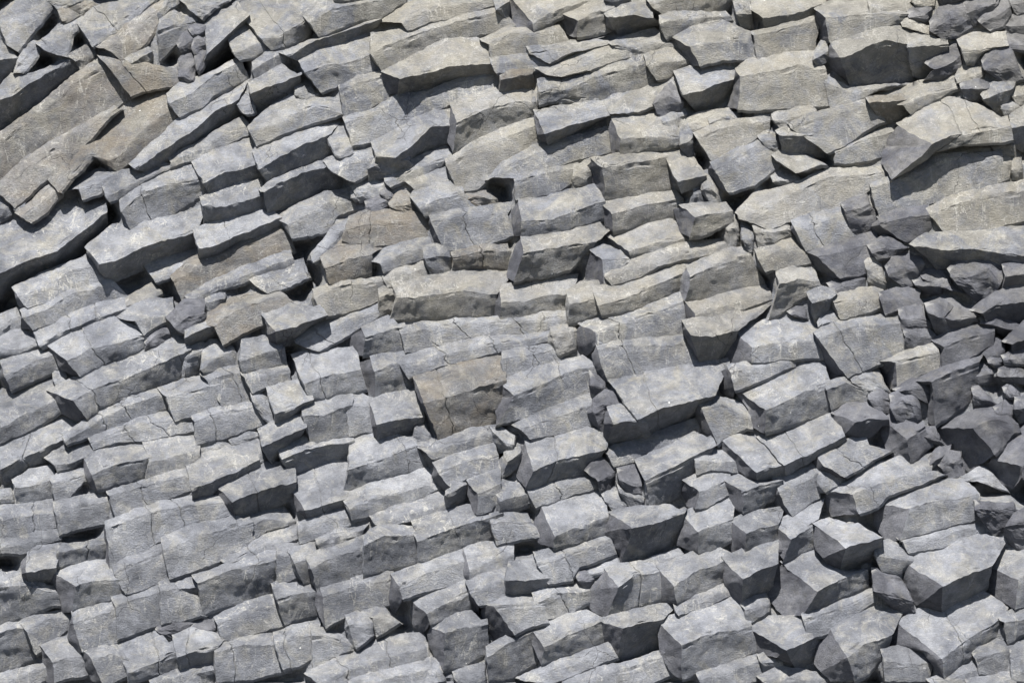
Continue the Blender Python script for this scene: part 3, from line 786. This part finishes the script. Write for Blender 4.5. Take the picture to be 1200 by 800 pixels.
    def off(p, q, o, back):
        v = np.array([p[0] - q[0], p[1] - q[1]]); l = np.linalg.norm(v) or 1
        return [p[0] + v[0] / l * o, p[1] + v[1] / l * o, p[2] - back]
    full = []
    for r in rows:
        a, z = r[0], r[-1]
        a2 = ctr if len(r) < 3 else r[len(r) // 2]
        s1 = off(a, a2, 3.8, 3.2); s2 = off(z, a2, 3.2, 2.8)
        base_d = SLOPE * ((a[1] + z[1]) / 2 - 400) - 75
        full.append([[s1[0], s1[1], min(base_d, s1[2] - 6)], s1] + [p[:3] for p in r] + [s2, [s2[0], s2[1], min(base_d, s2[2] - 6)]])
    # rows closing both ends
    def endrow(row, dx, dy, back):
        return [[p[0] + dx, p[1] + dy, min(p[2], p[2] - back)] for p in row]
    axd = (pr[-1] - pr[0]); axd = axd / max(1e-6, np.linalg.norm(axd))
    last = full[-1]
    e1 = endrow(last, axd[0] * (8 if not frag else 1.5), axd[1] * (8 if not frag else 1.5), 5)
    e2 = [[p[0], p[1], min(p[2], SLOPE * (p[1] - 400) - 75)] for p in e1]
    first = full[0]
    f2 = [[p[0] - axd[0], p[1] - axd[1], min(p[2], SLOPE * (p[1] - 400) - 75)] for p in first]
    full = [f2] + full + [e1, e2]
    W = len(full[0])
    for r in full:
        for p in r: verts.append(world(*p))
    endp = E is not None and wE > 5 and not frag
    for i in range(len(full) - 1):
        for j in range(W - 1):
            a = i * W + j
            if endp and i in range(1, nc + 1) and 2 <= j < W - 3: continue
            faces.append((a, a + W, a + W + 1, a + 1))
    # back sheet
    for i in range(len(full) - 1):
        a = i * W
        faces.append((a + W - 1, a + 2 * W - 1, a + W, a))
    c3 = Vector(world(ctr[0], ctr[1], SLOPE * (ctr[1] - 400)))
    me = bpy.data.meshes.new(b['name'])
    me.from_pydata([tuple(Vector(v) - c3) for v in verts], [], faces)
    me.validate()
    if not frag:
        for poly in me.polygons: poly.use_smooth = True
    if not frag: me.set_sharp_from_angle(angle=math.radians(26))
    o = bpy.data.objects.new(b['name'], me); o.location = c3
    col.objects.link(o)
    k = ('w' if ('w' in fl and b['c'][1] < 430) else 'b' if ('b' in fl and (b['c'][1] < 400 or shade == 'm')) else 'g') + ('s' if 's' in fl else '')
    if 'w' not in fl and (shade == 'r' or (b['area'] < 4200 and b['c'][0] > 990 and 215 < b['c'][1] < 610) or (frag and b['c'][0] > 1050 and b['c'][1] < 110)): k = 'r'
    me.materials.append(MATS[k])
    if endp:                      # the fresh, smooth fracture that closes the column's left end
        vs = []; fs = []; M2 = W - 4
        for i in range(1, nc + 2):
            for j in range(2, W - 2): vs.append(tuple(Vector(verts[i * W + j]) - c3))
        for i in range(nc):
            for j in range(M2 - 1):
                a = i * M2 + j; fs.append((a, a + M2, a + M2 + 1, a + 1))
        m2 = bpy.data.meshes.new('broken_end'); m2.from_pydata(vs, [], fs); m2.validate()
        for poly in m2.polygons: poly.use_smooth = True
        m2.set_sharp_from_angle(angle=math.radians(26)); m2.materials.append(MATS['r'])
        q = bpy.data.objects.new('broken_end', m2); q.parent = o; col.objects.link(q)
    return o

blocks = parse()
def area(b):
    P = np.vstack([b['U'], b['B'][::-1]]); x, y = P[:, 0], P[:, 1]
    return 0.5 * abs(np.dot(x, np.roll(y, 1)) - np.dot(y, np.roll(x, 1)))
for b in blocks:
    b['area'] = area(b); b['L'] = (plen(b['U']) + plen(b['B'])) / 2
    b['H'] = b['area'] / max(1, b['L'])
    A = np.vstack([b['U'], b['B']]); b['c'] = A.mean(0)
order = sorted([b for b in blocks if b['f'][0] != 'r'], key=lambda b: -b['area'])
for k, b in enumerate(order): b['frag'] = k >= 292
for b in blocks:
    if b['f'][0] == 'r': b['frag'] = True

def words_for(b):
    f = b['f']; L, H = b['L'], b['H']
    if b['frag']:
        size = 'tiny' if b['area'] < 350 else 'small' if b['area'] < 800 else 'chunky'
        kind = 'rock fragment'
    else:
        r = L / max(H, 1)
        size = ('long slender' if r > 3.6 else 'long broad' if L > 95 else 'short stubby' if r < 1.5 else 'mid-length')
        kind = 'basalt column'
    tone = ('brown-stained' if 'b' in f else 'buff' if 'w' in f else 'dark' if (f[0] == 'r' or (b['frag'] and f[0] in 'dk')) else 'pale grey' if f[0] == 'l' else 'grey')
    ex = ('cracked across' if 'c' in f else 'white-streaked' if 's' in f else 'black-shadowed underneath' if f[0] == 'k' else
          'dark below' if f[0] == 'd' else 'blunt left end' if b['E'] is not None else '')
    x = min(99, max(1, round(b['c'][0] / 12))); y = min(99, max(1, round(b['c'][1] / 8)))
    s = f"{size} {tone} {kind}"
    if ex: s += ', ' + ex
    return s, x, y

settle(blocks)
rng = random.Random(11)
used = set()
for b in blocks:
    b['name'] = 'rock_fragment' if b['frag'] else 'basalt_column'
    o = build_block(b, rng)
    s, x, y = words_for(b)
    lab = f"{s}, {x}% across and {y}% down the photo"
    while lab in used:
        y += 1; lab = f"{s}, {x}% across and {y}% down the photo"
    used.add(lab)
    o['kind'] = 'thing'; o['label'] = lab
    o['category'] = 'rock' if b['frag'] else 'basalt column'
    o['group'] = 'broken rock fragments wedged between the columns' if b['frag'] else 'stacked basalt columns of the cliff'

# ------------------------------------------------------------------ the rock mass behind and around the columns
def cliff():
    # rock filling the joints: follows the columns' surfaces a little way in; untouched hollows stay deep
    gs = 4.0; gw, gh = 320, 220
    acc = np.zeros((gh, gw)); cnt = np.zeros((gh, gw))
    A = np.array(SURF); gi = ((A[:, 0] + 40) / gs).astype(int); gj = ((A[:, 1] + 40) / gs).astype(int)
    ok = (gi >= 0) & (gi < gw) & (gj >= 0) & (gj < gh)
    np.add.at(acc, (gj[ok], gi[ok]), A[ok, 2]); np.add.at(cnt, (gj[ok], gi[ok]), 1)
    cell = np.where(cnt > 0, acc / np.maximum(cnt, 1), 0); has = (cnt > 0).astype(float)
    def blur(M, n):
        for _ in range(n):
            M = (M + np.roll(M, 1, 0) + np.roll(M, -1, 0)) / 3; M = (M + np.roll(M, 1, 1) + np.roll(M, -1, 1)) / 3
        return M
    lo = np.where(has > 0, cell, 1e6)          # lowest neighbouring surface, so the fill never covers a column
    for _ in range(2):
        lo = np.minimum.reduce([lo] + [np.roll(np.roll(lo, a, 0), c_, 1) for a in (-1, 0, 1) for c_ in (-1, 0, 1)])
    lo_has = lo < 1e5
    near = blur(has, 1)
    yy = (np.arange(gh) * gs - 40 + gs / 2)[:, None] + np.zeros((1, gw))
    G = np.where(lo_has & (near > 0.3), lo - 2.0, SLOPE * (yy - 400) - 48)
    G = np.minimum(blur(G, 1), np.where(near > 0.3, lo - 1.0, 1e6))
    def fill(x, y):
        fx = (x + 40) / gs - 0.5; fy = (y + 40) / gs - 0.5
        i = int(fx); j = int(fy); u = fx - i; v = fy - j
        if not (0 <= i < gw - 1 and 0 <= j < gh - 1): return None
        return (G[j, i] * (1 - u) + G[j, i + 1] * u) * (1 - v) + (G[j + 1, i] * (1 - u) + G[j + 1, i + 1] * u) * v
    nx, ny = 750, 507
    x0, x1, y0, y1 = -900.0, 2100.0, -700.0, 1330.0
    V = []; F = []
    ca, sa = math.cos(math.radians(24)), math.sin(math.radians(24))
    for j in range(ny + 1):
        for i in range(nx + 1):
            x = x0 + (x1 - x0) * i / nx; y = y0 + (y1 - y0) * j / ny
            u = x * ca - y * sa; v = x * sa + y * ca
            inside = max(0.0, min(1.0, min(x + 30, 1230 - x, y + 30, 830 - y) / 30.0))
            row = v / 36.0 + 0.6 * n1(u * .01, v * .01); k = math.floor(row); t = row - k
            seg = (u + 57 * k + 60 * n1(k * 3.7, 1.0)) / 105.0; t2 = seg - math.floor(seg)
            ridge = (1 - abs(2 * t - 0.9)) * 16 + (1 - t2) * 22 + 14 * n1(k * 1.3, math.floor(seg) * 2.1)
            d = SLOPE * (y - 400) + 5 * n1(x * .05, y * .05) + 2 * n1(x * .2, y * .2)
            if inside >= 1:
                f_ = fill(x, y)
                d = f_ + 0.8 * n1(x * .2, y * .2) if f_ is not None else d - 48
            else:
                d += (1 - inside) * (ridge - 16) + inside * (-30)
            V.append(world(x, y, d))
    W = nx + 1
    for j in range(ny):
        for i in range(nx):
            a = j * W + i
            F.append((a, a + W, a + W + 1, a + 1))
    me = bpy.data.meshes.new('cliff'); me.from_pydata(V, [], F)
    for p in me.polygons: p.use_smooth = True
    me.set_sharp_from_angle(angle=math.radians(26))
    me.materials.append(MATS['g'])
    o = bpy.data.objects.new('cliff', me); col.objects.link(o); o['kind'] = 'structure'
cliff()

def ground():
    g = 400.0
    me = bpy.data.meshes.new('ground')
    me.from_pydata([(-g, -g, 0), (g, -g, 0), (g, g, 0), (-g, g, 0)], [], [(0, 1, 2, 3)])
    m = rock('beach_shingle', (0.10, 0.10, 0.105), (0.14, 0.14, 0.145), (0.06, 0.06, 0.065))
    me.materials.append(m)
    o = bpy.data.objects.new('ground', me); col.objects.link(o); o['kind'] = 'structure'
ground()

# ------------------------------------------------------------------ light
sc = bpy.context.scene
el = math.asin(SUN.z); az = math.atan2(SUN.x, SUN.y)
w = bpy.data.worlds.new('World'); sc.world = w; w.use_nodes = True
nt = w.node_tree; bg = nt.nodes['Background']
sky = nt.nodes.new('ShaderNodeTexSky'); sky.sky_type = 'NISHITA'; sky.sun_disc = False
sky.sun_elevation = el; sky.sun_rotation = az
nt.links.new(sky.outputs[0], bg.inputs[0]); bg.inputs[1].default_value = 0.05
sl = bpy.data.lights.new('sun', 'SUN'); sl.energy = 5.0; sl.angle = math.radians(0.53); sl.color = (1.0, 0.965, 0.91)
so = bpy.data.objects.new('sun', sl); col.objects.link(so)
so.rotation_euler = (-SUN).to_track_quat('-Z', 'Y').to_euler(); so.location = (-10, -20, 40)

cam = bpy.data.cameras.new('camera'); co = bpy.data.objects.new('camera', cam); col.objects.link(co)
co.location = (0, -CAM_D, CZ); co.rotation_euler = (math.radians(90), 0, 0)
cam.sensor_width = 36; cam.lens = 36 * CAM_D / (1200 * S); cam.clip_end = 2000; cam.clip_start = 0.5
sc.camera = co
sc.view_settings.view_transform = 'Standard'; sc.view_settings.look = 'None'
sc.view_settings.exposure = 1.17; sc.view_settings.gamma = 1
